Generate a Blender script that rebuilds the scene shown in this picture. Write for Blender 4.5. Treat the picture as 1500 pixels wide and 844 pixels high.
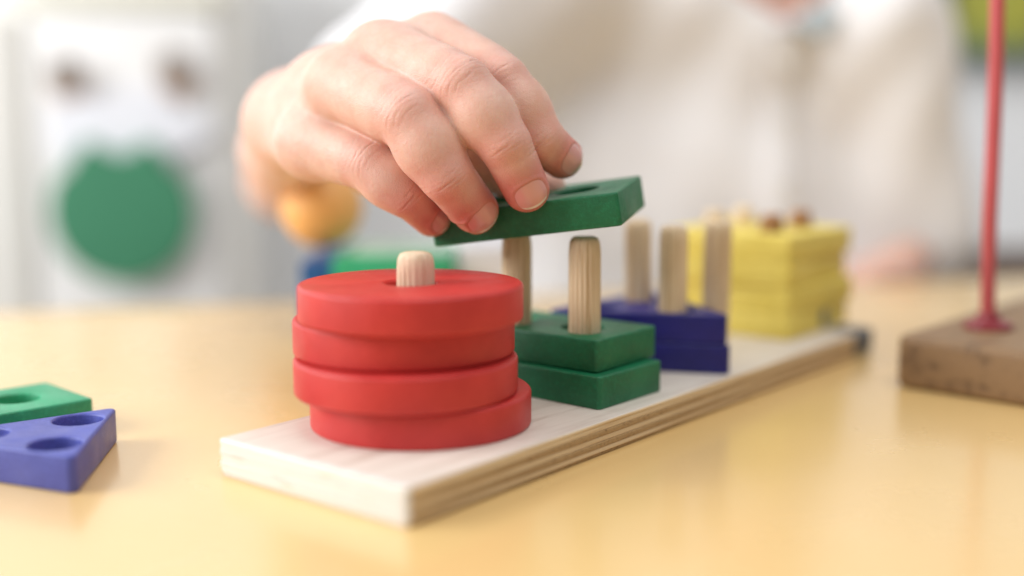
import bpy, bmesh, math, random
import numpy as np
from mathutils import Vector, Matrix
random.seed(7); rng = np.random.default_rng(7)
for o in list(bpy.data.objects): bpy.data.objects.remove(o, do_unlink=True)
S = bpy.context.scene; C = S.collection

# ------------------------------------------------------------------ camera
F, PITCH, H = 1756.5, 0.1421, 0.10            # focal length in 1500 px units, pitch down, height over the table
cam = bpy.data.cameras.new('camera'); camo = bpy.data.objects.new('camera', cam); C.objects.link(camo)
cam.sensor_width = 36; cam.lens = F*36/1500
camo.location = (0, 0, H); camo.rotation_euler = (math.pi/2-PITCH, 0, 0)
cam.clip_start = .01; cam.clip_end = 50
cam.dof.use_dof = True; cam.dof.focus_distance = .361; cam.dof.aperture_fstop = 2.25
S.camera = camo
# ------------------------------------------------------------------ light
w = bpy.data.worlds.new('World'); S.world = w; w.use_nodes = True
bg = w.node_tree.nodes['Background']; bg.inputs[0].default_value = (.93, .95, 1, 1); bg.inputs[1].default_value = .35
def area(name, loc, target, sx, sy, power, col):
    l = bpy.data.lights.new(name, 'AREA'); l.shape = 'RECTANGLE'; l.size = sx; l.size_y = sy; l.energy = power; l.color = col
    o = bpy.data.objects.new(name, l); C.objects.link(o); o.location = loc
    o.rotation_euler = (Vector(target)-Vector(loc)).to_track_quat('-Z', 'Y').to_euler()
area('window_light', (-2.3, -.45, 1.15), (0, .40, .03), 1.5, 1.2, 52, (1, .99, .975))
area('far_fill_light', (-2.2, .55, 1.05), (.2, 1.6, .1), 1.0, 1.0, 30, (.95, .975, 1))  # added fill that lifts the wall and shirt, no known window behind it
area('overhead_fill_light', (.25, .12, 1.7), (.1, .5, 0), 1.2, 1.2, 18, (1, .985, .96))  # fill added overhead to brighten block tops and shirt, not a known lamp
S.view_settings.view_transform = 'Standard'; S.view_settings.look = 'None'; S.view_settings.exposure = 0.0; S.view_settings.gamma = 1
S.cycles.use_denoising = True
S.cycles.max_bounces = 8

# ------------------------------------------------------------------ helpers
CP, SP = math.cos(PITCH), math.sin(PITCH)
def P(px, py, s):
    """measured photograph point at distance s along the view axis -> world"""
    a = (px-750)/F; b = (422-py)/F
    return np.array([a*s, s*(CP+b*SP), H+s*(-SP+b*CP)])
def G(px, py, z):
    a = (px-750)/F; b = (422-py)/F
    d = np.array([a, CP+b*SP, -SP+b*CP]); return d*((z-H)/d[2])+np.array([0, 0, H])
def tag(o, label=None, cat=None, group=None, kind=None):
    if label: o['label'] = label
    if cat: o['category'] = cat
    if group: o['group'] = group
    if kind: o['kind'] = kind
    return o
def link(name, me, mat=None, parent=None, smooth=None):
    o = bpy.data.objects.new(name, me); C.objects.link(o)
    if mat and not me.materials: me.materials.append(mat)
    if parent is not None: o.parent = parent
    if smooth is not None:
        me.shade_smooth()
        if smooth < 180: me.set_sharp_from_angle(angle=math.radians(smooth))
    return o
def empty(name, loc=(0, 0, 0), rz=0):
    o = bpy.data.objects.new(name, None); o.empty_display_size = .01; C.objects.link(o); o.location = loc; o.rotation_euler = (0, 0, rz); return o
def pymesh(name, v, f):
    me = bpy.data.meshes.new(name); me.from_pydata([tuple(map(float, q)) for q in v], [], [tuple(map(int, q)) for q in f]); me.update(); return me
def bmmesh(name, bm):
    bmesh.ops.recalc_face_normals(bm, faces=bm.faces)
    me = bpy.data.meshes.new(name); bm.to_mesh(me); bm.free(); return me
def round_poly(pts, r, n=6):
    out = []; N = len(pts)
    for i in range(N):
        p = Vector(pts[i]); a = Vector(pts[i-1])-p; b = Vector(pts[(i+1) % N])-p; a.normalize(); b.normalize()
        ang = a.angle(b)/2; d = r/math.tan(ang); c = p+(a+b).normalized()*(r/math.sin(ang))
        s0 = p+a*d-c; s1 = p+b*d-c
        t0 = math.atan2(s0.y, s0.x); t1 = math.atan2(s1.y, s1.x); dt = (t1-t0+math.pi) % (2*math.pi)-math.pi
        for k in range(n+1):
            t = t0+dt*k/n; out.append((c.x+r*math.cos(t), c.y+r*math.sin(t)))
    return out
def circle(cx, cy, r, n=40): return [(cx+r*math.cos(2*math.pi*k/n), cy+r*math.sin(2*math.pi*k/n)) for k in range(n)]
def slab(name, loops, th, bev, z0=0, res=3):
    """flat shape with holes, eased edges, z0..z0+th, as a mesh"""
    cu = bpy.data.curves.new(name, 'CURVE'); cu.dimensions = '2D'; cu.fill_mode = 'BOTH'
    for lp in loops:
        sp = cu.splines.new('POLY'); sp.points.add(len(lp)-1); sp.use_cyclic_u = True
        for q, (x, y) in zip(sp.points, lp): q.co = (x, y, 0, 1)
    cu.extrude = th/2-bev; cu.bevel_depth = bev; cu.bevel_resolution = res; cu.offset = -bev
    o = bpy.data.objects.new(name, cu); C.objects.link(o)
    dg = bpy.context.evaluated_depsgraph_get(); me = bpy.data.meshes.new_from_object(o.evaluated_get(dg))
    bpy.data.objects.remove(o, do_unlink=True); bpy.data.curves.remove(cu)
    bm = bmesh.new(); bm.from_mesh(me)
    bmesh.ops.remove_doubles(bm, verts=bm.verts, dist=2e-6)
    bmesh.ops.translate(bm, verts=bm.verts, vec=(0, 0, th/2+z0))
    bm.to_mesh(me); bm.free(); me.name = name
    return me
def box_bm(bm, cx, cy, cz, sx, sy, sz, bev=0):
    g = bmesh.ops.create_cube(bm, size=1)
    bmesh.ops.scale(bm, verts=g['verts'], vec=(sx, sy, sz)); bmesh.ops.translate(bm, verts=g['verts'], vec=(cx, cy, cz))
    if bev:
        es = list({e for v in g['verts'] for e in v.link_edges})
        bmesh.ops.bevel(bm, geom=es, offset=bev, segments=3, affect='EDGES', profile=.5)
def boxo(name, c, s, mat, parent=None, bev=.001):
    bm = bmesh.new(); box_bm(bm, *c, *s, bev); return link(name, bmmesh(name, bm), mat, parent, 35)
def lathe(name, prof, n=48, ripple=None):
    v = []; f = []
    for k, (r, z) in enumerate(prof):
        for i in range(n):
            a = 2*math.pi*i/n; rr = r*(1+(ripple(i, n, k) if ripple else 0)); v.append((rr*math.cos(a), rr*math.sin(a), z))
    m = len(prof)
    for k in range(m-1):
        for i in range(n): f.append((k*n+i, k*n+(i+1) % n, (k+1)*n+(i+1) % n, (k+1)*n+i))
    f.append(tuple(range(n-1, -1, -1))); f.append(tuple((m-1)*n+i for i in range(n)))
    return pymesh(name, v, f)
def tube(name, pts, r, n=16):
    pts = [Vector(p) for p in pts]; v = []; f = []
    for k, p in enumerate(pts):
        d = (pts[min(k+1, len(pts)-1)]-pts[max(k-1, 0)]).normalized(); q = d.to_track_quat('Z', 'Y').to_matrix()
        rr = r(k) if callable(r) else r
        for i in range(n):
            a = 2*math.pi*i/n; v.append(p+q@Vector((rr*math.cos(a), rr*math.sin(a), 0)))
    for k in range(len(pts)-1):
        for i in range(n): f.append((k*n+i, k*n+(i+1) % n, (k+1)*n+(i+1) % n, (k+1)*n+i))
    f.append(tuple(range(n-1, -1, -1))); f.append(tuple((len(pts)-1)*n+i for i in range(n)))
    return pymesh(name, v, f)

# ------------------------------------------------------------------ materials
class M:
    def __init__(s, name):
        s.m = bpy.data.materials.new(name); s.m.use_nodes = True; s.t = s.m.node_tree; s.b = s.t.nodes['Principled BSDF']; s._h = None
    def n(s, typ, **k):
        n = s.t.nodes.new(typ)
        for a, b in k.items():
            if a in n.inputs: n.inputs[a].default_value = b
            else: setattr(n, a, b)
        return n
    def L(s, a, b): s.t.links.new(a, b)
    def coord(s, scale=(1, 1, 1), rand=True):
        tc = s.n('ShaderNodeTexCoord'); mp = s.n('ShaderNodeMapping'); mp.inputs['Scale'].default_value = scale
        if rand:
            oi = s.n('ShaderNodeObjectInfo'); vm = s.n('ShaderNodeVectorMath', operation='ADD'); ml = s.n('ShaderNodeMath', operation='MULTIPLY'); ml.inputs[1].default_value = 3.7
            s.L(oi.outputs['Random'], ml.inputs[0]); s.L(tc.outputs['Object'], vm.inputs[0]); s.L(ml.outputs[0], vm.inputs[1]); s.L(vm.outputs[0], mp.inputs[0])
        else: s.L(tc.outputs['Object'], mp.inputs[0])
        return mp.outputs[0]
    def noise(s, co, scale, detail=4, rough=.55, dist=0):
        n = s.n('ShaderNodeTexNoise'); n.inputs['Scale'].default_value = scale; n.inputs['Detail'].default_value = detail; n.inputs['Roughness'].default_value = rough; n.inputs['Distortion'].default_value = dist
        s.L(co, n.inputs['Vector']); return n.outputs['Fac']
    def ramp(s, fac, stops):
        r = s.n('ShaderNodeValToRGB'); e = r.color_ramp.elements
        while len(e) < len(stops): e.new(.5)
        for el, (p, c) in zip(e, stops): el.position = p; el.color = (*c, 1) if len(c) == 3 else c
        s.L(fac, r.inputs[0]); return r.outputs[0]
    def mix(s, fac, a, b, mode='MIX'):
        m = s.n('ShaderNodeMix', data_type='RGBA', blend_type=mode)
        for i, x in ((6, a), (7, b)):
            if isinstance(x, tuple): m.inputs[i].default_value = (*x, 1)
            else: s.L(x, m.inputs[i])
        if isinstance(fac, (int, float)): m.inputs[0].default_value = fac
        else: s.L(fac, m.inputs[0])
        return m.outputs[2]
    def bump(s, h, strength, dist):
        b = s.n('ShaderNodeBump'); b.inputs['Strength'].default_value = strength; b.inputs['Distance'].default_value = dist
        s.L(h, b.inputs['Height'])
        if s._h: s.L(s._h, b.inputs['Normal'])
        s._h = b.outputs[0]; s.L(s._h, s.b.inputs['Normal'])
    def col(s, c):
        if isinstance(c, tuple): s.b.inputs['Base Color'].default_value = (*c, 1)
        else: s.L(c, s.b.inputs['Base Color'])
    def rough(s, r):
        if isinstance(r, (int, float)): s.b.inputs['Roughness'].default_value = r
        else: s.L(r, s.b.inputs['Roughness'])
    def spec(s, v): s.b.inputs['Specular IOR Level'].default_value = v
def g3(v): return (v, v, v)
def white_end(mat):
    m = mat; nt = m.node_tree; b = nt.nodes['Principled BSDF']; tc = nt.nodes.new('ShaderNodeTexCoord'); sx = nt.nodes.new('ShaderNodeSeparateXYZ')
    nt.links.new(tc.outputs['Object'], sx.inputs[0]); no = nt.nodes.new('ShaderNodeTexNoise'); no.inputs['Scale'].default_value = 55; no.inputs['Detail'].default_value = 5
    mp = nt.nodes.new('ShaderNodeMapping'); mp.inputs['Scale'].default_value = (1, 1, 9); nt.links.new(tc.outputs['Object'], mp.inputs[0]); nt.links.new(mp.outputs[0], no.inputs[0])
    lt = nt.nodes.new('ShaderNodeMath'); lt.operation = 'LESS_THAN'; lt.inputs[1].default_value = -.2871/2+.0016; nt.links.new(sx.outputs[0], lt.inputs[0])
    mr = nt.nodes.new('ShaderNodeMapRange'); mr.inputs[1].default_value = .60; mr.inputs[2].default_value = .72; mr.inputs[3].default_value = .88; mr.inputs[4].default_value = .4; nt.links.new(no.outputs[0], mr.inputs[0])
    mu = nt.nodes.new('ShaderNodeMath'); mu.operation = 'MULTIPLY'; nt.links.new(lt.outputs[0], mu.inputs[0]); nt.links.new(mr.outputs[0], mu.inputs[1])
    mx = nt.nodes.new('ShaderNodeMix'); mx.data_type = 'RGBA'; nt.links.new(mu.outputs[0], mx.inputs[0]); src = b.inputs['Base Color'].links[0].from_socket
    nt.links.new(src, mx.inputs[6]); mx.inputs[7].default_value = (.82, .80, .77, 1); nt.links.new(mx.outputs[2], b.inputs['Base Color']); return m
def painted(name, col, dark, rough=.42, grain=.5, chip=None, spec=.5, mott=.55):
    m = M(name); co = m.coord(); st = m.coord((1, 9, 9))
    c = m.mix(m.ramp(m.noise(co, 60, 5), [(.35, g3(0)), (.72, g3(1))]), col, dark)
    c = m.mix(m.ramp(m.noise(st, 130, 3), [(.55, g3(0)), (.8, g3(.35))]), c, dark)
    c = m.mix(m.ramp(m.noise(co, 800, 4, .7), [(.50, g3(0)), (.72, g3(mott))]), c, tuple(x*1.5+.004 for x in col))
    if chip:
        bv = m.n('ShaderNodeBevel', samples=6); bv.inputs['Radius'].default_value = .0009
        ge = m.n('ShaderNodeNewGeometry'); dt = m.n('ShaderNodeVectorMath', operation='DOT_PRODUCT')
        m.L(bv.outputs[0], dt.inputs[0]); m.L(ge.outputs['Normal'], dt.inputs[1])
        e = m.ramp(dt.outputs['Value'], [(.90, g3(1)), (.996, g3(0))])
        k = m.ramp(m.noise(co, 420, 4, .7), [(.46, g3(.12)), (.60, g3(.9))])
        mm = m.n('ShaderNodeMath', operation='MULTIPLY'); m.L(e, mm.inputs[0]); m.L(k, mm.inputs[1])
        c = m.mix(mm.outputs[0], c, chip)
    m.col(c)
    m.rough(m.ramp(m.noise(co, 90, 4), [(.3, g3(rough-.06)), (.7, g3(rough+.12))])); m.spec(spec)
    c_ = m.noise(co, 650, 4, .65); m.bump(m.noise(co, 1400, 3, .6), .35*grain, .0004); m.bump(c_, .45*grain, .0005)
    m.bump(m.noise(st, 260, 4), .28*grain, .0004)
    m.bump(m.noise(co, 35, 2), .12, .002)
    return m.m
def wood(name, light, dark, axis=(1, 1, 12), scale=60, rough=.6, bump=.25, speck=None):
    m = M(name); co = m.coord(axis)
    f = m.noise(co, scale, 5, .6, .25)
    c = m.ramp(f, [(.3, dark), (.5, light), (.62, tuple(.9*a+.1*b for a, b in zip(light, dark))), (.78, tuple(.6*a+.4*b for a, b in zip(light, dark)))])
    c = m.mix(m.ramp(m.noise(m.coord(), 25, 3), [(.4, g3(0)), (.75, g3(.4))]), c, dark)
    if speck:
        c = m.mix(m.ramp(m.noise(m.coord((1, 1, 2)), 700, 3, .7), [(.60, g3(0)), (.68, g3(.75))]), c, speck)
    m.col(c); m.rough(rough); m.spec(.35)
    m.bump(f, bump, .0006); m.bump(m.noise(co, scale*4, 3), bump*.6, .0003)
    return m.m
def plain(name, col, rough=.5, var=.12, scale=8, bump=.1, bscale=200, bdist=.0005, spec=.5):
    m = M(name); co = m.coord()
    m.col(m.mix(m.ramp(m.noise(co, scale, 4), [(.3, g3(0)), (.7, g3(1))]), col, tuple(x*(1-var) for x in col)))
    m.rough(rough); m.spec(spec); m.bump(m.noise(co, bscale, 3), bump, bdist)
    return m.m

RED = painted('red_painted_wood', (.60, .040, .035), (.49, .024, .022), .42, .35, chip=(.66, .22, .17), mott=.12)
GREEN = painted('green_painted_wood', (.005, .172, .068), (.0025, .10, .038), .46, .8, chip=(.30, .42, .28))
BLUE = painted('blue_painted_wood', (.011, .010, .19), (.007, .006, .12), .40, .6)
BLUE2 = painted('light_blue_painted_wood', (.085, .105, .42), (.06, .07, .33), .42, .5)
GREEN2 = painted('light_green_painted_wood', (.03, .36, .17), (.02, .27, .12), .42, .5)
YELLOW = painted('yellow_painted_wood', (.86, .70, .15), (.76, .60, .10), .45, .6)
PEG = wood('peg_wood', (.80, .64, .43), (.50, .32, .15), (30, 30, 1.2), 22, .6, .35)
PEGP = wood('pale_pink_peg_wood', (.78, .60, .43), (.52, .34, .20), (30, 30, 1.2), 22, .6, .35)
PEGK = wood('brown_peg_wood', (.42, .22, .09), (.22, .10, .04), (30, 30, 1.2), 22, .6, .35)
PLYTOP = wood('plywood_face', (.76, .69, .61), (.56, .47, .39), (1.2, 14, 14), 16, .45, .10)
PLYA = wood('plywood_long_grain', (.82, .66, .43), (.66, .47, .26), (1.5, 20, 40), 18, .6, .25)
PLYB = wood('plywood_end_grain', (.50, .335, .165), (.36, .22, .10), (3, 3, 3), 200, .7, .6, speck=(.14, .075, .03))
white_end(PLYTOP); white_end(PLYA); white_end(PLYB)
OLDWOOD = wood('weathered_wood', (.30, .185, .095), (.15, .09, .05), (1.5, 12, 12), 14, .5, .4)

# ------------------------------------------------------------------ table and room
t = M('table_laminate'); co = t.coord((1, 1, 1), False)
c = t.mix(t.ramp(t.noise(co, 5, 4), [(.3, g3(0)), (.7, g3(1))]), (.81, .565, .245), (.78, .53, .215))
c = t.mix(t.ramp(t.noise(t.coord((3, 40, 3), False), 30, 4, .6), [(.55, g3(0)), (.8, g3(.22))]), c, (.66, .42, .16))
c = t.mix(t.ramp(t.noise(co, 900, 2), [(.5, g3(0)), (.75, g3(.12))]), c, (.62, .38, .14))
t.b.inputs['Coat Weight'].default_value = .5; t.b.inputs['Coat Roughness'].default_value = .16
t.col(c); t.rough(t.ramp(t.noise(co, 14, 4), [(.3, g3(.24)), (.7, g3(.34))])); t.spec(.55); t.bump(t.noise(co, 60, 3), .07, .001); t.bump(t.noise(co, 700, 2), .05, .0003)
TABLE = t.m
A0 = G(200, 449, 0)[:2]; A1 = G(1460, 407, 0)[:2]       # far edge of the table
d = (A1-A0)/np.linalg.norm(A1-A0); nrm = np.array([d[1], -d[0]])
tb = empty('table', (*((A0+A1)/2+nrm*.45), -.72), math.atan2(d[1], d[0])); tag(tb, 'pale yellow laminate table top with a soft sheen under all the toys', 'table')
ed = round_poly([(-.85, -.45), (.85, -.45), (.85, .45), (-.85, .45)], .03)
link('tabletop', slab('tabletop', [ed], .024, .002, .72-.024), TABLE, tb, 30)
LEG = plain('table_leg_metal', (.55, .56, .58), .35)
for sx in (-.78, .78):
    for sy in (-.38, .38):
        o = link('leg', lathe('leg', [(.018, 0), (.02, .01), (.02, .69), (.03, .695)], 24), LEG, tb, 40); o.location = (sx, sy, 0)

WALL = plain('wall_paint', (.87, .88, .89), .7, .03, 3, .05)
fl = boxo('floor', (0, .3, -.73), (6, 5, .02), plain('floor_vinyl', (.42, .38, .33), .4, .1, 3), None, 0); tag(fl, kind='structure')
wl = boxo('wall', (0, 1.45, .5), (6, .06, 2.46), WALL, None, 0); tag(wl, kind='structure')
# cream cupboard at the left with raised frame
CREAM = plain('cream_lacquer', (.85, .835, .79), .45, .03, 3, .03)
WHITEP = plain('white_door_panel', (.84, .83, .82), .5, .03, 3, .03)
yc = 1.22
def at(px, y, py):       # point on the vertical plane y = const
    a = (px-750)/F; b = (422-py)/F; s = y/(CP+b*SP); return a*s, H+s*(-SP+b*CP)
x0, _ = at(-260, yc, 300); x1, _ = at(352, yc, 300)
cup = empty('cupboard', ((x0+x1)/2, yc+.15, -.72)); tag(cup, 'cream cupboard with a white door panel behind the table at the left', 'cupboard')
boxo('carcass', (0, -.06, .5), (x1-x0, .14, 1.0), CREAM, cup, .004)
xa, zt = at(38, yc, 18); xb, zb = at(330, yc, 520)
cx = (x0+x1)/2
boxo('door', ((xa+xb)/2-cx, -.139, (zt+zb)/2+.72), (xb-xa, .018, zt-zb), WHITEP, cup, .004)
OLIVE = plain('olive_trim', (.70, .68, .56), .6, .05)
boxo('top_rail', ((xa+xb)/2-cx, -.136, zt+.72+.014), (xb-xa+.01, .02, .02), OLIVE, cup, .003)
boxo('door', ((x0+xa)/2-cx-.004, -.139, (zt+zb)/2+.72), (xa-x0-.02, .018, zt-zb), CREAM, cup, .004)
# round green hanging with two raised shoulders
GREENF = plain('green_felt', (.045, .22, .115), .8, .06, 12, .3, 600)
gx, gz = at(187, yc, 310)
R = .0715; pts = []
for k in range(120):
    a = 2*math.pi*k/120; x, y = R*math.cos(a), R*math.sin(a)
    if y > .55*R:
        q = abs(x)/(.42*R); y = max(y*.86, 0)+(.22*R*math.exp(-((q-1)*2.1)**2)) - .05*R*math.exp(-(q*1.7)**2)
    pts.append((x*1.02, y))
gd = link('wall_hanging', slab('wall_hanging', [pts], .010, .003), GREENF, None, 30)
gd.rotation_euler = (math.pi/2, 0, 0); gd.location = (gx, yc-.012, gz); tag(gd, 'round dark green felt hanging with two raised shoulders on the white door', 'wall hanging')
# white cloud shaped cut-out above it
PAPER = plain('white_felt', (.80, .81, .86), .8, .04)
hx, hz = at(187, yc, 190); pts = []
for k in range(80):
    a = 2*math.pi*k/80; rr = 1+.10*math.cos(5*a); pts.append((.082*rr*math.cos(a), .040*rr*math.sin(a)))
o = link('felt_cloud', slab('felt_cloud', [pts], .006, .002), PAPER, None, 30); o.rotation_euler = (math.pi/2, 0, 0); o.location = (hx, yc-.004, hz)
tag(o, 'bluish white lobed felt cut-out above the round green hanging', 'felt cut-out')
KNOB = plain('dark_brown_knob', (.24, .19, .155), .5); SKN = plain('tan_knob_base', (.66, .47, .36), .6)
for (px, py, lab) in ((103, 112, 'brown knob with tan base on the white door, the more reddish left one'), (262, 104, 'grey-brown knob with tan base on the white door, above right of the green hanging')):
    kx, kz = at(px, yc, py); e = empty('door_knob', (kx, yc-.003, kz)); e.rotation_euler = (math.pi/2, 0, 0); tag(e, lab, 'knob', 'brown knobs on the white door')
    a = link('knob_base', lathe('knob_base', [(.016, 0), (.018, .003), (.017, .006), (.009, .008)], 28), SKN, e, 40); a.location = (0, -.010, 0)
    b = link('knob_cap', lathe('knob_cap', [(.008, 0), (.009, .006), (.0155, .011), (.0165, .016), (.013, .021), (.006, .023)], 28), KNOB, e, 40); b.location = (0, .003, 0)
# picture at the upper right
ypic = 1.385
pa, pz0 = at(1372, ypic, 84); pb, pz1 = at(1560, ypic, -60)
pe = empty('wall_picture', ((pa+pb)/2, ypic+.018, pz0)); tag(pe, 'yellow-green picture in a dark blue frame high on the wall at the right', 'picture')
pic = M('picture_print'); pc = pic.coord((1, 1, 1), False)
pic.col(pic.ramp(pic.noise(pc, 14, 3), [(.35, (.10, .20, .16)), (.5, (.42, .42, .06)), (.7, (.55, .50, .10))])); pic.rough(.5)
pw, ph = pb-pa, pz1-pz0
boxo('print', (0, 0, ph/2), (pw-.02, .01, ph-.02), pic.m, pe, .0005)
FRB = plain('blue_frame_paint', (.03, .08, .17), .4)
for sx in (-1, 1): boxo('frame', (sx*(pw/2-.004), -.004, ph/2), (.022, .022, ph), FRB, pe, .002)
for z in (.004, ph-.004): boxo('frame', (0, -.004, z), (pw-.031, .0215, .014), plain('frame_rail_paint', (.10, .17, .15), .4), pe, .002)
# brownish bench back at the right, its left stretch added as a band of shade
bx0, bz0 = at(1270, 1.1, 362); bx1, _ = at(1700, 1.1, 372)
bn = empty('bench', ((bx0+bx1)/2, 1.1, -.72)); tag(bn, 'grey-brown wooden bench beyond the table at the right, lengthened left as a dark shade band', 'bench')
BR = wood('bench_wood', (.20, .155, .13), (.12, .09, .075), (1, 14, 14), 10)
bw = bx1-bx0; boxo('seat', (0, .1, .4), (bw, .26, .03), BR, bn, .004)
bt = bz0+.72; boxo('backrest', (0, 0, bt-.06), (bw, .025, .12), BR, bn, .005)
for sx in (-1, 1):
    boxo('leg', (sx*(bw/2-.03), .01, bt/2-.1), (.04, .045, bt-.2), BR, bn, .003); boxo('leg', (sx*(bw/2-.03), .2, .19), (.04, .04, .385), BR, bn, .003)

# ------------------------------------------------------------------ peg board
T, TH = .0104, .0106
YAW = .8949; U = np.array([math.cos(YAW), math.sin(YAW)]); V = np.array([-U[1], U[0]]); B0 = np.array([-.0254, .2811])
BL, BW = .2871, .0738
def bpt(u, v): return B0+U*u+V*v
board = empty('peg_board', (*bpt(BL/2, BW/2), 0), YAW); tag(board, 'long plywood base board with bare wooden pegs carrying the coloured blocks', 'peg board')
ths = [.0011, .0015, .0017, .0017, .0017, .0015, .0012]; z = 0
for i, h in enumerate(ths):
    ins = (.0007, .00022, .00005, .00028, .00004, .00020, 0)[i]
    lp = round_poly([(-BL/2+ins, -BW/2+ins), (BL/2-ins, -BW/2+ins), (BL/2-ins, BW/2-ins), (-BL/2+ins, BW/2-ins)], .0022)
    bev = .0007 if i == 6 else .00025
    me = slab('ply', [lp], h, bev, z); mm = PLYTOP if i == 6 else (PLYA if i % 2 else PLYB)
    link('ply', me, mm, board, 40); z += h
    if i == 6:
        me.materials.append(PLYA)
        for pl in me.polygons: pl.material_index = 0 if pl.normal.z > .6 else 1
# side face of the top ply reads tan like the rest: thin plys below carry it
STAIN = plain('blue_grey_paint_stain', (.15, .16, .175), .6, .3, 60)
def loc_board(u, v): return (u-BL/2, v-BW/2)
o = boxo('paint_stain', (BL/2-.009, -BW/2+.0068, T/2+.0004), (.0192, .0144, T), STAIN, board, .0016)
NF = 18
def peg_mesh(name, r, h, cham, seed):
    q = random.Random(seed); n = NF*8; ph = [q.uniform(.5, 1.2) for _ in range(NF)]
    def rip(i, n_, k):
        if k >= 6: return 0
        fl = (i % 8)/8; d_ = math.exp(-((fl-.5)/.16)**2); return -.085*d_*ph[(i//8) % NF]*(1, 1, 1, 1, .7, .25)[k]
    return lathe(name, [(r, -.002), (r, .002), (r, h*.5), (r, h-cham*1.5), (r*.985, h-cham), (r*.94, h-cham*.45), (r*.82, h-cham*.12), (r*.60, h)], n, rip)
PR = .0052
def peg(u, v, mat=PEG, r=PR, h=.052, tilt=(0, 0), seed=0):
    o = link('peg', peg_mesh('peg', r, h-.0002, .0042, seed), mat, board, 50); x, y = loc_board(u, v); o.location = (x, y, T-.0002); o.rotation_euler = (tilt[0], tilt[1], seed*.7); return o
def uv(x, y): q = np.array([x, y])-B0; return q@U, q@V
peg(.0462, .0400, PEGP, .0055, .0515, seed=1)['label'] = 'pinkish peg poking out of the red discs'
peg(.107, .0232, PEG, .0052, .0522, (.02, .03), seed=2); peg(.107, .0512, PEG, .0050, .052, seed=3)
p1, p2 = np.array([.0482, .4480]), np.array([.0570, .4212]); md = (p1+p2)/2; e = p2-p1; pp = np.array([-e[1], e[0]])
p3 = md+pp*.866
for q, sd, tl in ((p1, 4, (-.01, .03)), (p2, 5, (0, .0)), (p3, 6, (0, .02))): peg(*uv(*q), PEG, .0051, .052, tl, sd)
YC = (.2655, .0440)
for i, (a, b) in enumerate(((-1, -1), (1, -1), (-1, 1), (1, 1))):
    peg(YC[0]+a*.0135, YC[1]+b*.0135, PEGK if b < 0 else PEG, .0048, .0500, (random.uniform(-.02, .02), random.uniform(-.02, .02)), 7+i)

# ------------------------------------------------------------------ blocks
def place(o, x, y, z, rz, label, cat, group, tilt=None):
    o.location = (x, y, z); o.rotation_euler = (0, 0, rz); tag(o, label, cat, group); return o
disc = slab('red_disc', [circle(0, 0, .0325, 128), circle(0, 0, .0076, 48)], TH-.0001, .0011, 0, 4)
dc = [(-.0268, .3459), (-.0308, .3427), (-.0317, .348), (-.0292, .3426)]
labs = ['lowest of the four red wooden discs, lying directly on the plywood board', 'red wooden disc second from the bottom of the round stack',
        'red wooden disc directly under the topmost one in the round stack', 'topmost red wooden disc, the pinkish peg coming out of its hole']
for k in range(4):
    o = link('red_disc', disc, RED, None, 40 if k == 0 else None); place(o, *dc[k], T+k*TH, k*1.3, labs[k], 'disc', 'red discs stacked on one peg')
RL, RW = .0630, .0347
def rect_mesh(name): return slab(name, [round_poly([(-RL/2, -RW/2), (RL/2, -RW/2), (RL/2, RW/2), (-RL/2, RW/2)], .0014, 5), circle(-.014, 0, .0072), circle(.014, 0, .0072)], TH-.0001, .0007, 0, 3)
rect = rect_mesh('green_block')
for k, (fx, fy, an) in enumerate(((.0268, .3594, .8677), (.0263, .3642, .8988))):
    a = np.array([math.cos(an), math.sin(an)]); b = np.array([-a[1], a[0]]); cc = np.array([fx, fy])+a*RW/2+b*RL/2
    o = link('green_block', rect, GREEN, None, 40 if k == 0 else None)
    place(o, *cc, T+k*TH, an+math.pi/2, ('lower green rectangular block, lying on the plywood board', 'upper green rectangular block with a bare peg rising from its hole')[k], 'block', 'green rectangular blocks')
held = link('green_block', rect_mesh('green_block'), GREEN, None, 40)
for v_ in held.data.vertices: v_.co.z -= TH/2
held.rotation_mode = 'XYZ'; held.rotation_euler = (0.1057, -0.1403, -0.3349); held.location = (.0087, .3915, .0695)
tag(held, 'green rectangular block held tilted in the air by the child\'s fingers', 'block', 'green rectangular blocks')
TS = .0655
def tri_mesh(name, s=TS, hp=.0163):
    Rv = s/math.sqrt(3); vs = [(Rv*math.cos(math.radians(a)), Rv*math.sin(math.radians(a))) for a in (90, 210, 330)]
    return slab(name, [round_poly(vs, .002, 6)]+[circle(hp*math.cos(math.radians(a)), hp*math.sin(math.radians(a)), .0072) for a in (90, 210, 330)], TH-.0001, .0008, 0, 3)
tri = tri_mesh('blue_block')
for k, rr in enumerate(((.0773, .4103), (.0764, .4112))):
    an = math.radians(-12.5+k*1.2)          # direction of the front edge
    a = np.array([math.cos(an), math.sin(an)]); b = np.array([-a[1], a[0]]); cc = np.array(rr)-a*TS/2+b*TS/(2*math.sqrt(3))
    o = link('blue_block', tri, BLUE, None, 40 if k == 0 else None)
    place(o, *cc, T+k*TH, an, ('lower dark blue triangular block on the board behind the green blocks', 'upper dark blue triangular block with three bare pegs beside its top')[k], 'block', 'blue triangular blocks')
YS = .0590
sq = slab('yellow_block', [round_poly([(-YS/2, -YS/2), (YS/2, -YS/2), (YS/2, YS/2), (-YS/2, YS/2)], .0018)]+[circle(a*.0135, b*.0135, .0070) for a in (-1, 1) for b in (-1, 1)], TH-.0001, .0009, 0, 3)
yl = ['lowest yellow square block of the stack at the far end of the board', 'second yellow square block from the bottom of its stack', 'yellow square block just under the topmost yellow one', 'topmost yellow square block with four peg tips showing']
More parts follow.
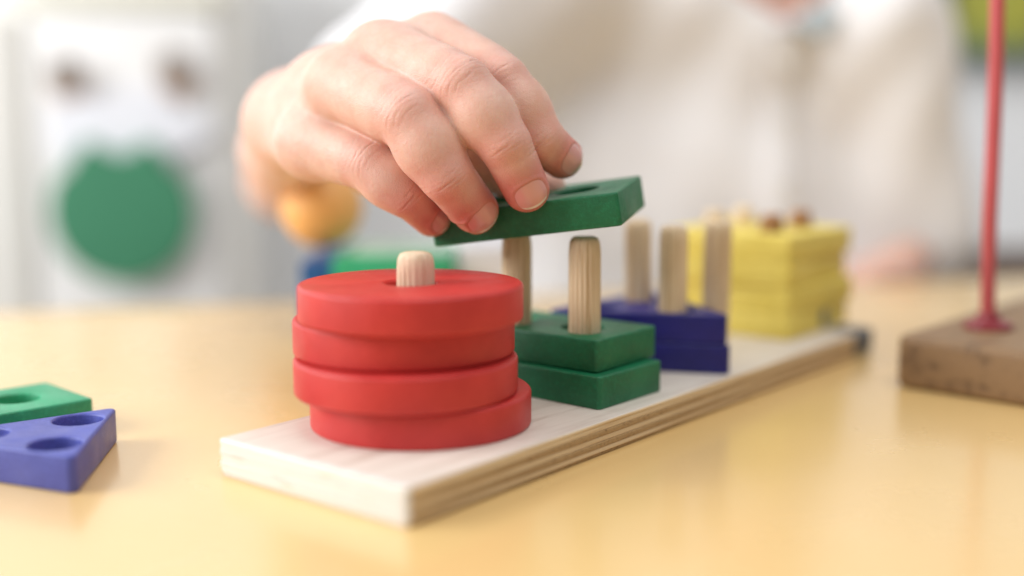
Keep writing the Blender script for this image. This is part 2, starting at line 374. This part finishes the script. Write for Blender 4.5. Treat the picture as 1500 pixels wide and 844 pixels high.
for k in range(4):
    x, y = bpt(YC[0]+(0, .001, -.0008, .0005)[k], YC[1]+(0, -.0008, .001, 0)[k]); o = link('yellow_block', sq, YELLOW, None, 40 if k == 0 else None)
    place(o, x, y, T+k*TH, YAW+(0.01, -.03, .035, -.01)[k], yl[k], 'block', 'yellow square blocks stacked on four pegs')
    if k == 0: ylow = o
bm = bmesh.new(); bmesh.ops.create_cone(bm, cap_ends=True, segments=20, radius1=.0036, radius2=.0034, depth=.0006)
o = link('paint_spot', bmmesh('paint_spot', bm), STAIN, ylow, 40); o.rotation_euler = (math.pi/2, 0, 0); o.location = (.004, -YS/2-.0001, TH*.5)

# loose pieces at the left
L1 = np.array([-.1160, .3085]); s2 = .0565
a = np.array([math.cos(math.radians(157)), math.sin(math.radians(157))]); rgt = np.array([math.cos(math.radians(97)), math.sin(math.radians(97))]); cc = L1+(a+rgt)*s2/3
lo = link('blue_block', tri_mesh('blue_block', s2, .0155), BLUE2, None, 40)
# one vertex of the shape points at angle 90 in local space; turn it so that a corner sits on L1
ang = math.atan2(*(L1-cc)[::-1]); lo.location = (*cc, 0); lo.rotation_euler = (0, 0, ang-math.pi/2)
tag(lo, 'violet-blue triangular block lying loose on the table at the left', 'block', 'blue triangular blocks')
g0 = G(137, 583, TH); an = math.radians(225); a = np.array([math.cos(an), math.sin(an)])
lg = link('green_block', rect_mesh('green_block'), GREEN2, None, 40)
cc = g0[:2]+a*RL/2+np.array([a[1], -a[0]])*RW/2
lg.location = (*cc, 0); lg.rotation_euler = (0, 0, an); tag(lg, 'light green rectangular block lying on the table behind the loose blue triangle', 'block', 'green rectangular blocks')

# ------------------------------------------------------------------ wooden stand with red rod
hw = .0195; c0 = G(1305, 566, 0)[:2]; e1 = G(1500, 597, 0)[:2]-c0; e1 /= np.linalg.norm(e1); e2 = np.array([-e1[1], e1[0]])
s1, s2_ = .11, .20
cc = c0+e1*s1/2+e2*s2_/2
st = empty('rod_stand', (*cc, 0), math.atan2(e2[1], e2[0])-math.pi); tag(st, 'weathered brown wooden stand with a tall thin red rod at the right', 'rod stand')
o = link('base', slab('base', [round_poly([(-s2_/2, -s1/2), (s2_/2, -s1/2), (s2_/2, s1/2), (-s2_/2, s1/2)], .007, 6)], hw, .0028, 0, 4), OLDWOOD, st, 50)
rb = G(1448, 481, hw); st_m = Matrix.Translation(st.location)@st.rotation_euler.to_matrix().to_4x4(); rl = st_m.inverted()@Vector((rb[0], rb[1], 0))
ROD = plain('red_coated_wire', (.55, .095, .10), .35, .1, 60, .1)
pts = []
for py, px in ((481, 1447), (400, 1448), (320, 1450), (240, 1453.5), (160, 1457), (80, 1459.5), (0, 1461), (-80, 1461), (-160, 1459)):
    q = at(px, rb[1], py); pts.append(st_m.inverted()@Vector((q[0], rb[1], q[1])))
pts[0].z = hw-.001
fine = []
for i in range(len(pts)-1):
    for k in range(4): fine.append(pts[i].lerp(pts[i+1], k/4))
fine.append(pts[-1])
link('rod', tube('rod', fine, .0027, 20), ROD, st, 40)
fm = link('rod_flange', lathe('rod_flange', [(.0088, 0), (.0092, .001), (.0085, .0024), (.0048, .0034), (.0040, .006)], 32), plain('dark_red_flange', (.28, .03, .04), .35), st, 40); fm.location = (pts[0].x, pts[0].y, hw)
link('rod_cap', (lambda: (lambda bm: (bmesh.ops.create_uvsphere(bm, u_segments=20, v_segments=12, radius=.006), bmmesh('rod_cap', bm))[1])(bmesh.new()))(), ROD, st, 180).location = pts[-1]

# ------------------------------------------------------------------ boxes and ball in the background
sb = .54
GBOX = plain('green_box_plastic', (.04, .40, .19), .25, .05); BBOX = plain('blue_box_plastic', (.02, .11, .32), .35, .05); WBOX = plain('white_box_card', (.80, .82, .88), .4, .03)
gx0 = P(486, 400, sb); gx1 = P(664, 400, sb); ztop = P(500, 378, sb)[2]
gb = empty('toy_box', ((gx0[0]+gx1[0])/2, gx0[1]+.035, 0), 0); tag(gb, 'green plastic box with a blue left end standing behind the red discs', 'box')
L_ = gx1[0]-gx0[0]
boxo('body', (0, 0, ztop/2), (L_, .07, ztop), GBOX, gb, .0015)
boxo('end_panel', (-L_/2-.0075, .002, ztop/2-.0012), (.015, .066, ztop-.0024), BBOX, gb, .0012)
boxo('top_sheen_panel', (.002, .002, ztop+.0008), (L_-.012, .058, .0016), plain('pale_green_top_sheen', (.45, .66, .52), .25, .04), gb, .0006)  # reflection on the glossy box top, put into a paler green panel
wb = boxo('card_box', (gx1[0]+.0155, gx0[1]+.04, (ztop+.004)/2), (.027, .06, ztop+.004), WBOX, None, .001); tag(wb, 'small bluish white card box against the right end of the green box', 'box')
ORANGE = plain('orange_ball', (.90, .48, .16), .5, .06)
bc = P(472, 303, .565); rball = bc[2]-ztop-.0016
bm = bmesh.new(); bmesh.ops.create_uvsphere(bm, u_segments=40, v_segments=24, radius=rball)
bl = link('ball', bmmesh('ball', bm), ORANGE, None, 180); bl.location = bc; tag(bl, 'orange ball resting on the green box beneath the child\'s wrist', 'ball')

# ------------------------------------------------------------------ surface nets
def sdf_mesh(fn, lo, hi, h):
    lo = np.array(lo, float); n = np.ceil((np.array(hi)-lo)/h).astype(int)+1
    D = np.empty(n, np.float32)
    ys, zs = np.meshgrid(lo[1]+h*np.arange(n[1]), lo[2]+h*np.arange(n[2]), indexing='ij')
    for i0 in range(0, n[0], 16):
        xs = lo[0]+h*np.arange(i0, min(i0+16, n[0]))
        p = np.empty((len(xs), n[1], n[2], 3), np.float32); p[..., 0] = xs[:, None, None]; p[..., 1] = ys; p[..., 2] = zs
        D[i0:i0+len(xs)] = fn(p.reshape(-1, 3)).reshape(len(xs), n[1], n[2])
    ins = D < 0
    cnt = np.zeros(n-1, np.int32); acc = np.zeros((*(n-1), 3), np.float32)
    sl = lambda a, b, ax: tuple(slice(a, b) if k == ax else slice(None) for k in range(3))
    edges = {}
    for ax in range(3):
        A = D[sl(0, -1, ax)]; Bv = D[sl(1, None, ax)]; cr = (A < 0) != (Bv < 0); tt = np.where(cr, A/(A-Bv+1e-20), 0)
        edges[ax] = cr
        o1, o2 = [k for k in range(3) if k != ax]
        for da in (0, 1):
            for db in (0, 1):
                s = [slice(None)]*3; s[o1] = slice(da, da+n[o1]-1); s[o2] = slice(db, db+n[o2]-1); s = tuple(s)
                c_ = cr[s]; cnt += c_
                acc[..., ax] += tt[s]*c_; acc[..., o1] += da*c_; acc[..., o2] += db*c_
    act = cnt > 0; idx = -np.ones(n-1, np.int64); idx[act] = np.arange(act.sum())
    ijk = np.argwhere(act); verts = lo+h*(ijk+acc[act]/cnt[act][:, None])
    faces = []
    for ax in range(3):
        o1, o2 = [(1, 2), (2, 0), (0, 1)][ax]
        E = np.argwhere(edges[ax]); ok = (E[:, o1] > 0) & (E[:, o2] > 0) & (E[:, o1] < n[o1]-1) & (E[:, o2] < n[o2]-1); E = E[ok]
        q = []
        for da, db in ((-1, -1), (0, -1), (0, 0), (-1, 0)):
            K = E.copy(); K[:, o1] += da; K[:, o2] += db; q.append(idx[K[:, 0], K[:, 1], K[:, 2]])
        q = np.stack(q, 1); inside = ins[E[:, 0], E[:, 1], E[:, 2]]; q[~inside] = q[~inside][:, ::-1]; faces.append(q)
    return verts, np.concatenate(faces)
def project(fn, v, it=2, e=2e-4):
    for _ in range(it):
        d0 = fn(v); g = np.stack([fn(v+np.eye(3)[k]*e)-fn(v-np.eye(3)[k]*e) for k in range(3)], 1)/(2*e)
        v = v-g*(d0/np.maximum((g*g).sum(1), .3))[:, None]
    return v
def grad(fn, v, e=3e-4):
    g = np.stack([fn(v+np.eye(3)[k]*e)-fn(v-np.eye(3)[k]*e) for k in range(3)], 1); return g/np.linalg.norm(g, axis=1)[:, None]
def subdiv(v, f):
    ed = np.concatenate([f[:, [k, (k+1) % 4]] for k in range(4)]); es = np.sort(ed, 1)
    key = es[:, 0]*len(v)+es[:, 1]; uq, inv = np.unique(key, return_inverse=True)
    a = uq//len(v); b = uq % len(v); m = (v[a]+v[b])/2; fc = v[f].mean(1); n = len(f)
    me = len(v)+inv.reshape(4, n); mf = len(v)+len(uq)+np.arange(n)
    q = [np.stack([f[:, k], me[k], mf, me[(k-1) % 4]], 1) for k in range(4)]
    return np.concatenate([v, m, fc]), np.concatenate(q)
def np_mesh(name, v, f):
    me = bpy.data.meshes.new(name); me.vertices.add(len(v)); me.vertices.foreach_set('co', v.astype(np.float32).ravel())
    me.loops.add(f.size); me.loops.foreach_set('vertex_index', f.astype(np.int32).ravel())
    me.polygons.add(len(f)); me.polygons.foreach_set('loop_start', np.arange(0, f.size, 4, dtype=np.int32)); me.update(calc_edges=True); me.validate(); return me
def cap(p, a, b, ra, rb):
    a = np.asarray(a, np.float32); b = np.asarray(b, np.float32); ab = b-a; t = np.clip(((p-a)@ab)/(ab@ab), 0, 1)
    return np.linalg.norm(p-a-t[:, None]*ab, axis=1)-(ra+(rb-ra)*t)
def ell(p, c, r, rot=None):
    q = p-np.asarray(c, np.float32)
    if rot is not None: q = q@np.asarray(rot, np.float32)
    r = np.asarray(r, np.float32); k0 = np.linalg.norm(q/r, axis=1); k1 = np.linalg.norm(q/(r*r), axis=1)+1e-9; return k0*(k0-1)/k1
def smin(a, b, k):
    h = np.maximum(k-np.abs(a-b), 0)/k; return np.minimum(a, b)-h*h*k*.25
# ------------------------------------------------------------------ the child
def R_(rp, s): return rp*s/F
fing = {   # (px, py, distance, radius in px): knuckle, middle joint, end joint, tip
 'index':  [(634, 64, .395, 42), (735, 122, .376, 41), (790, 203, .374, 36), (823, 231, .381, 31)],
 'middle': [(558, 80, .390, 46), (677, 128, .363, 44.5), (739, 211, .361, 38.5), (771, 277, .3685, 34)],
 'ring':   [(498, 124, .388, 47), (600, 172, .362, 46), (654, 257, .362, 39.5), (695, 308, .3735, 35)],
 'little': [(452, 205, .396, 44), (545, 240, .376, 39), (597, 285, .3745, 33), (632, 319, .3835, 28)],
}
FJ = {k: ([P(x, y, s) for x, y, s, r in v], [R_(r, s) for x, y, s, r in v]) for k, v in fing.items()}
WR = P(430, 184, .462); WRr = .0158
ELB = P(420, 262, .68); ELBr = .0218
MID = P(418, 222, .56); MIDr = .0190
SHO = P(760, -40, .775)
THM = [P(475, 185, .450), P(590, 240, .43), P(704, 238, .405), P(800, 276, .400)]; THr = [.014, .0105, .0094, .0066]
def hand_sdf(p):
    palm = None
    for k in ('index', 'middle', 'ring', 'little'):
        J, r = FJ[k]
        d_ = cap(p, WR+(J[0]-WR)*.12, J[0]+(0, 0, -.0015), WRr*.78, r[0]*1.0)
        palm = d_ if palm is None else smin(palm, d_, .011)
    # heel of the hand under the palm
    palm = smin(palm, cap(p, WR+(.012, -.004, -.001), FJ['little'][0][0]+(.004, .004, -.003), .0130, .0095), .007)
    palm = smin(palm, cap(p, WR+(.012, .006, 0), THM[1]+(-.01, 0, 0), .0115, .0105), .007)
    fore = smin(cap(p, WR, MID, WRr, MIDr), cap(p, MID, ELB, MIDr, ELBr), .01)
    palm = smin(palm, fore, .016)
    palm = smin(palm, ell(p, (FJ['ring'][0][0]+FJ['middle'][0][0]+WR)/3+(0, .004, -.002), (.017, .017, .0135)), .012)
    out = palm
    for k in ('index', 'middle', 'ring', 'little'):
        J, r = FJ[k]
        f_ = cap(p, J[0], J[1], r[0]*1.0, r[1]*1.0)
        bel = .5*(J[0]+J[1])
        f_ = smin(f_, cap(p, J[1], J[2], r[1]*1.0, r[2]*1.0), .0012)
        f_ = smin(f_, cap(p, J[2], J[3], r[2]*1.0, r[3]), .0012)
        f_ = smin(f_, cap(p, J[0]*.72+J[1]*.28, J[0]*.22+J[1]*.78, r[0]*1.0, r[1]*1.02), .004)
        f_ = smin(f_, ell(p, (J[1]+J[2])/2, (r[1]*1.035,)*3), .005)
        # plump pads between the joints and a fuller middle joint
        out = smin(out, smin(palm, f_, .007), .0014) if k != 'index' else smin(palm, f_, .007)
    tm = smin(cap(p, THM[0], THM[1], THr[0], THr[1]), cap(p, THM[1], THM[2], THr[1], THr[2]), .006)
    tm = smin(tm, cap(p, THM[2], THM[3], THr[2], THr[3]), .003)
    return smin(out, tm, .008)
NECK = P(1128, -40, .80); 
CH = np.array([.122, NECK[1]+.012, .035])      # chest centre
HD = np.array([NECK[0]-.01, NECK[1]-.02, .315])
S2 = P(1282, 45, .80); E2 = P(1340, 322, .825); W2 = P(1310, 396, .80); F2 = P(1262, 402, .775)
def body_sdf(p):
    tor = ell(p, CH+(0, .01, -.05), (.135, .066, .16))
    tor = smin(tor, cap(p, SHO+(.035, .01, .0), S2+(-.01, .01, 0), .026, .026), .02)
    d_ = smin(tor, cap(p, NECK+(0, .012, -.03), NECK+(-.003, 0, .05), .031, .030), .022)
    arm = smin(cap(p, ELB, SHO, ELBr*.98, .031), smin(cap(p, WR, MID, WRr, MIDr), cap(p, MID, ELB, MIDr, ELBr), .01), .012)
    d_ = smin(d_, arm, .02)
    a2 = smin(cap(p, S2, E2, .034, .028), cap(p, E2, W2, .027, .020), .012)
    a2 = smin(a2, ell(p, (W2+F2)/2+(-.004, 0, -.003), (.026, .018, .012)), .014)
    for i in range(4): a2 = smin(a2, cap(p, F2+(.01, -.012+.010*i, 0), F2+(-.018+.004*abs(i-1), -.020+.010*i, -.006), .0072, .0058), .003)
    a2 = smin(a2, cap(p, W2+(-.005, -.012, 0), W2+(-.035, -.033, -.008), .009, .0068), .006)
    d_ = smin(d_, a2, .02)
    hd = ell(p, HD+(0, .012, .03), (.064, .076, .072)); hd = smin(hd, ell(p, HD+(0, -.012, -.028), (.046, .050, .046)), .03)
    hd = smin(hd, ell(p, HD+(0, -.066, -.008), (.0085, .012, .009)), .012)           # nose
    hd = smin(hd, cap(p, HD+(0, -.057, .012), HD+(0, -.066, -.006), .005, .005), .012)
    for sx in (-1, 1):
        hd = smin(hd, ell(p, HD+(sx*.032, -.034, -.018), (.020, .018, .018)), .02)   # cheeks
        hd = np.maximum(hd, -ell(p, HD+(sx*.024, -.066, .012), (.013, .008, .008)))  # eye sockets
        hd = smin(hd, ell(p, HD+(sx*.064, .010, .006), (.006, .012, .018)), .006)    # ears
    hd = smin(hd, ell(p, HD+(0, -.056, -.032), (.015, .007, .0045)), .006); hd = smin(hd, ell(p, HD+(0, -.055, -.039), (.012, .007, .005)), .004)
    return smin(d_, smin(hd, cap(p, NECK, HD+(0, .012, -.02), .030, .032), .02), .02)

fd = P(750, 422, 1)-np.array([0, 0, H])     # view axis
lo = np.array([-.125, .335, .022]); hi = np.array([.036, .520, .150])
hv, hf = sdf_mesh(hand_sdf, lo, hi, .00078)
cutaxis = (ELB-WR)/np.linalg.norm(ELB-WR)
keep = ((hv-WR)@cutaxis) < .022
keep &= (hv[:, 0] > lo[0]+.002) & (hv[:, 1] < hi[1]-.002) & (hv[:, 2] > lo[2]+.001)
hf = hf[keep[hf].all(1)]; us = np.unique(hf); mp = -np.ones(len(hv), int); mp[us] = np.arange(len(us)); hv = hv[us]; hf = mp[hf]
hv, hf = subdiv(hv, hf); hv = project(hand_sdf, hv, 2)
hn = grad(hand_sdf, hv)
# redness of finger ends and knuckles (a colour of the skin itself), creases over the joints, nail beds
red = np.zeros(len(hv)); disp = np.zeros(len(hv))
camp = np.array([0, 0, H]); nails = []
for k in ('index', 'middle', 'ring', 'little'):
    J, r = FJ[k]
    for j in (1, 2, 3):
        amt, wd = {1: (.42, 1.0), 2: (.50, 1.05), 3: (.95, 1.5)}[j]
        red = np.maximum(red, amt*np.exp(-(np.linalg.norm(hv-J[j], axis=1)/(r[j]*wd))**4 * .5))
    for j, n_l, dep in ((1, 8, .00021), (2, 4, .00024)):
        a = J[j+1]-J[j-1]; a /= np.linalg.norm(a); n = camp-J[j]; n -= a*(n@a); n /= np.linalg.norm(n); s_ = np.cross(a, n)
        q = hv-J[j]; tt = q@a; ll = q@s_; nn = q@n
        win = np.clip(nn/(r[j]*.5), 0, 1)*np.exp(-(ll/(r[j]*.72))**4)*np.exp(-(tt/(r[j]*.75))**4)
        for i in range(n_l):
            sp = (i-(n_l-1)/2)*r[j]*(.19 if j == 1 else .15)
            curve = sp*.55*(ll/(r[j]*.8))**2*(1 if j == 1 else .3)
            wav = .00022*np.sin(ll*420+i*2.1+j)+.00010*np.sin(ll*1500+i*4)
            g_ = np.exp(-((tt-sp-curve-wav)/.00024)**2)*(.62+.38*np.sin(ll*520+i*2.3+j))
            main = 1.4 if i == n_l//2 else .7
            disp -= dep*main*g_*win
        disp += .00010*win*np.exp(-(tt/(r[j]*.5))**2)
    # nails
    a = J[3]-J[2]; a /= np.linalg.norm(a); n = camp-J[3]; n -= a*(n@a); n /= np.linalg.norm(n); 
    tw = {'index': .35, 'middle': .12, 'ring': .12, 'little': .40}[k]; s_ = np.cross(a, n); n = n*math.cos(tw)+s_*math.sin(tw)*(1 if s_[0] > 0 else -1); n /= np.linalg.norm(n); s_ = np.cross(a, n)
    rr = r[3]; hwid, l0, l1 = rr*.70, -rr*.62, rr*.62
    q = hv-J[3]; U_ = (q@s_)/hwid; V_ = (q@a-(l0+l1)/2)/((l1-l0)/2); nn = q@n
    e_ = (np.abs(U_)**2.6+np.abs(V_)**2.6)**(1/2.6)
    on = np.clip(nn/(rr*.3), 0, 1)
    disp += on*(-.00028*np.clip((1.02-e_)/.15, 0, 1)+.00022*np.exp(-((e_-1.16)/.13)**2)*np.where(V_ > .5, .3, 1))
    nails.append((k, J[3], a, n, s_, hwid, l0, l1, rr))
hv2 = hv+hn*disp[:, None]
# whole body on a coarser grid
bv, bf = sdf_mesh(body_sdf, (-.16, .40, -.16), (.40, .98, .43), .0050)
kb = ~(((bv-WR)@cutaxis < .019) & (bv[:, 0] < .05) & (bv[:, 1] < .55) & (bv[:, 2] > .02))
bf = bf[kb[bf].all(1)]; us = np.unique(bf); mp = -np.ones(len(bv), int); mp[us] = np.arange(len(us)); bv = bv[us]; bf = mp[bf]
fine_fn = lambda q: body_sdf(q)
bv = project(fine_fn, bv, 1)
allv = np.concatenate([hv2, bv]); allf = np.concatenate([hf, bf+len(hv2)])
sk = M('skin'); 
at_ = sk.n('ShaderNodeAttribute', attribute_name='flush'); co = sk.coord((1, 1, 1), False)
c = sk.mix(sk.ramp(sk.noise(co, 90, 5), [(.3, g3(0)), (.72, g3(1))]), (.79, .535, .44), (.72, .435, .335))
c = sk.mix(sk.ramp(sk.noise(co, 230, 4, .6), [(.45, g3(0)), (.75, g3(.4))]), c, (.70, .36, .28))
c = sk.mix(at_.outputs['Fac'], c, (.60, .18, .15))
c = sk.mix(sk.ramp(sk.noise(co, 900, 3), [(.55, g3(0)), (.8, g3(.25))]), c, (.66, .33, .24))
sk.col(c); sk.rough(sk.ramp(sk.noise(co, 300, 3), [(.3, g3(.40)), (.7, g3(.52))])); sk.spec(.45)
sk.b.inputs['Subsurface Weight'].default_value = .35; sk.b.inputs['Subsurface Radius'].default_value = (1, .35, .2); sk.b.inputs['Subsurface Scale'].default_value = .0035
vor = sk.n('ShaderNodeTexVoronoi', feature='DISTANCE_TO_EDGE'); vor.inputs['Scale'].default_value = 1500; sk.L(co, vor.inputs['Vector'])
sk.bump(vor.outputs['Distance'], .5, .0003); sk.bump(sk.noise(co, 700, 4), .34, .0004)
SKIN = sk.m
person = empty('person', (CH[0], CH[1], -.72)); tag(person, 'child in a white shirt lowering a green block onto a peg', 'person')
me = np_mesh('body', allv-np.array(person.location), allf)
att = me.attributes.new('flush', 'FLOAT', 'POINT'); att.data.foreach_set('value', np.concatenate([red, np.zeros(len(bv))]).astype(np.float32))
body = link('body', me, SKIN, person, 180)
off = np.array(person.location)
NAIL = M('fingernail'); nc = NAIL.n('ShaderNodeAttribute', attribute_name='edge')
NAIL.col(NAIL.mix(nc.outputs['Fac'], (.76, .37, .335), (.90, .78, .70))); NAIL.rough(.2); NAIL.b.inputs['Coat Weight'].default_value = .5; NAIL.b.inputs['Coat Roughness'].default_value = .12; NAIL.spec(.5); NAIL.b.inputs['Subsurface Weight'].default_value = .25; NAIL.b.inputs['Subsurface Scale'].default_value = .002
for (k, c0_, a, n, s_, hwid, l0, l1, rr) in nails:
    NU, NV = 22, 24; vs = []; ew = []
    for i in range(NV+1):
        for j in range(NU+1):
            uu = 2*j/NU-1; vv = 2*i/NV-1
            # square to superellipse
            m_ = max(abs(uu), abs(vv)); l_ = (abs(uu)**2.6+abs(vv)**2.6)**(1/2.6) or 1; x_, y_ = uu*m_/l_, vv*m_/l_
            vs.append(c0_+s_*x_*hwid+a*((l0+l1)/2+y_*(l1-l0)/2)+n*rr*.9); ew.append(max(0, min(1, (y_+.22*x_*x_-.76)/.06)))
    vs = np.array(vs, np.float32); d0 = vs.copy()
    for _ in range(6): vs = vs-n*hand_sdf(vs)[:, None]*.9
    g_ = grad(hand_sdf, vs); top = vs+g_*.00004; bot = vs-g_*.0004
    fs = []; W_ = NU+1; N_ = len(vs)
    for i in range(NV):
        for j in range(NU): q = (i*W_+j, i*W_+j+1, (i+1)*W_+j+1, (i+1)*W_+j); fs.append(q); fs.append(tuple(N_+x for x in q[::-1]))
    rim = [j for j in range(W_)]+[i*W_+NU for i in range(1, NV+1)]+[NV*W_+j for j in range(NU-1, -1, -1)]+[i*W_ for i in range(NV-1, 0, -1)]
    for i in range(len(rim)): x, y = rim[i], rim[(i+1) % len(rim)]; fs.append((y, x, x+N_, y+N_))
    me = pymesh('fingernail', np.concatenate([top, bot])-off, fs)
    bm = bmesh.new(); bm.from_mesh(me); bmesh.ops.recalc_face_normals(bm, faces=bm.faces); bm.to_mesh(me); bm.free()
    at2 = me.attributes.new('edge', 'FLOAT', 'POINT'); at2.data.foreach_set('value', np.array(ew+ew, np.float32))
    o = link('fingernail', me, NAIL.m, person, 60); o['label'] = k+' fingernail'
# shirt
def shirt_sdf(p):
    x, y, z = p[:, 0], p[:, 1], p[:, 2]
    tor = ell(p, CH+(0, .006, -.05), (.166, .078, .178))
    tor = smin(tor, cap(p, SHO+(.035, .01, .0), S2+(-.01, .01, 0), .042, .042), .05)
    s1_ = cap(p, SHO, ELB+(SHO-ELB)*.42, .043, .040); s2_ = cap(p, S2, E2+(E2-S2)*.05, .042, .037)
    d_ = smin(smin(tor, s1_, .06), s2_, .045)
    d_ = smin(d_, cap(p, NECK+(0, .014, -.05), NECK+(0, .012, -.012), .043, .037), .02)
    rx = x-CH[0]
    d_ += .0026*np.sin(rx*48+z*26+1.2*np.sin(z*22+rx*10))+.0012*np.sin(rx*95-z*40+1.5*np.sin(z*18))
    d_ -= .0045/(1+np.exp((x-NECK[0]-.008)/.0012))*np.clip((z+.05)/.1, 0, 1)
    # open collar
    vz = (z-.158); vx = np.abs(x-NECK[0]+.000)
    wedge = np.maximum((vx-vz*1.7)*.5, -(y-NECK[1]-.02)*-1)
    d_ = np.maximum(d_, -np.maximum(wedge, (y-NECK[1])-.02))
    d_ = np.where(vx < .055, np.maximum(d_, z-(NECK[2]+.004)), d_)
    d_ = np.maximum(d_, -cap(p, NECK+(0, .012, -.01), NECK+(0, .0, .05), .0325, .034))
    d_ = np.maximum(d_, -cap(p, ELB, ELB+(SHO-ELB)*.50, .034, .034))
    return d_
sv, sf = sdf_mesh(shirt_sdf, (-.16, .50, -.26), (.42, 1.0, .30), .0042)
SH = M('white_cotton'); co = SH.coord((1, 1, 1), False)
SH.col(SH.mix(SH.ramp(SH.noise(co, 20, 3), [(.3, g3(0)), (.7, g3(1))]), (.89, .885, .90), (.87, .86, .875))); SH.rough(.85); SH.spec(.2)
SH.bump(SH.noise(co, 12, 3, .5, .4), .35, .008); SH.bump(SH.noise(co, 900, 2), .3, .0004); SH.b.inputs['Sheen Weight'].default_value = .15
shirt = link('shirt', np_mesh('shirt', sv-off, sf), SH.m, person, 180)
# placket, collar points and buttons follow the shirt front
def front(x, z):
    ys = np.linspace(.50, .90, 400); p = np.stack([np.full(400, x), ys, np.full(400, z)], 1).astype(np.float32); dd = shirt_sdf(p); i = np.argmax(dd < 0); return ys[i] if dd[i] < 0 else NECK[1]
px_ = NECK[0]+.001; rows = [z for z in np.linspace(.152, .0, 26)]
vs = []; fs = []
for z_ in rows:
    for dx in (-.0105, -.005, .0, .005, .0105): vs.append((px_+dx, front(px_+dx, z_)-.0038, z_))
n0 = len(vs); vs += [(x, y+.0048, z) for x, y, z in vs]
for i in range(len(rows)-1):
    for j in range(4): q = (i*5+j, i*5+j+1, (i+1)*5+j+1, (i+1)*5+j); fs.append(q); fs.append(tuple(n0+k for k in q[::-1]))
rim = list(range(5))+[i*5+4 for i in range(1, 26)]+[125+j for j in (3, 2, 1, 0)]+[i*5 for i in range(24, 0, -1)]
for i in range(len(rim)): x, y = rim[i], rim[(i+1) % len(rim)]; fs.append((y, x, x+n0, y+n0))
bm = bmesh.new(); me = pymesh('placket', np.array(vs)-off, fs); bm.from_mesh(me); bmesh.ops.recalc_face_normals(bm, faces=bm.faces); bm.to_mesh(me); bm.free()
link('placket', me, SH.m, shirt, 60)
BT = plain('pearl_button', (.86, .85, .83), .3)
for z_ in (.135, .095, .055, .015):
    o = link('button', lathe('button', [(.0045, 0), (.0052, .0006), (.0050, .0014), (.0036, .0017), (.0032, .0013)], 20), BT, shirt, 40); o.rotation_euler = (math.pi/2, 0, 0); o.location = Vector((px_, front(px_, z_)-.0042, z_))-person.location
CT = plain('pale_blue_collar_lining', (.50, .56, .58), .8)
for sx in (-1, 1):
    yf = front(px_, .148)-.004
    pts = [Vector((px_+sx*x_, yf+y_, z_)) for x_, y_, z_ in ((.002, 0, .158), (.020, .000, .148), (.046, .012, .170), (.048, .030, .200), (.034, .018, .182))]
    bm = bmesh.new(); lo_ = [bm.verts.new(p-Vector(off)) for p in pts]; f_ = bm.faces.new(lo_); r_ = bmesh.ops.extrude_face_region(bm, geom=[f_]); bmesh.ops.translate(bm, verts=[g for g in r_['geom'] if isinstance(g, bmesh.types.BMVert)], vec=(0, .004, 0))
    link('collar', bmmesh('collar', bm), SH.m if sx < 0 else CT, shirt, 40)
# hair, eyes
HR = wood('dark_brown_hair', (.06, .035, .02), (.025, .014, .008), (8, 8, 1), 60, .45, .6)
def hair_sdf(p):
    a_ = ell(p, HD+(0, .020, .036), (.071, .080, .078)); cutf = -ell(p, HD+(0, -.075, -.020), (.060, .060, .068)); a_ = np.maximum(a_, cutf)
    a_ = np.maximum(a_, -(p[:, 2]-(HD[2]-.035))); return a_+.0016*np.sin(p[:, 0]*420+p[:, 2]*90)
qv, qf = sdf_mesh(hair_sdf, HD-(.09, .09, .06), HD+(.09, .12, .13), .004); link('hair', np_mesh('hair', qv-off, qf), HR, person, 180)
EY = plain('eye_white', (.85, .84, .82), .15); IR = plain('brown_iris', (.06, .03, .015), .1)
for sx in (-1, 1):
    bm = bmesh.new(); bmesh.ops.create_uvsphere(bm, u_segments=24, v_segments=16, radius=.0082); o = link('eye', bmmesh('eye', bm), EY, person, 180); o.location = Vector(HD+(sx*.024, -.047, .012))-person.location
    bm = bmesh.new(); bmesh.ops.create_uvsphere(bm, u_segments=20, v_segments=12, radius=.0044); i_ = link('iris', bmmesh('iris', bm), IR, o, 180); i_.location = (0, -.0046, -.0005)
print('verts hand', len(hv2), 'body', len(bv), 'shirt', len(sv))
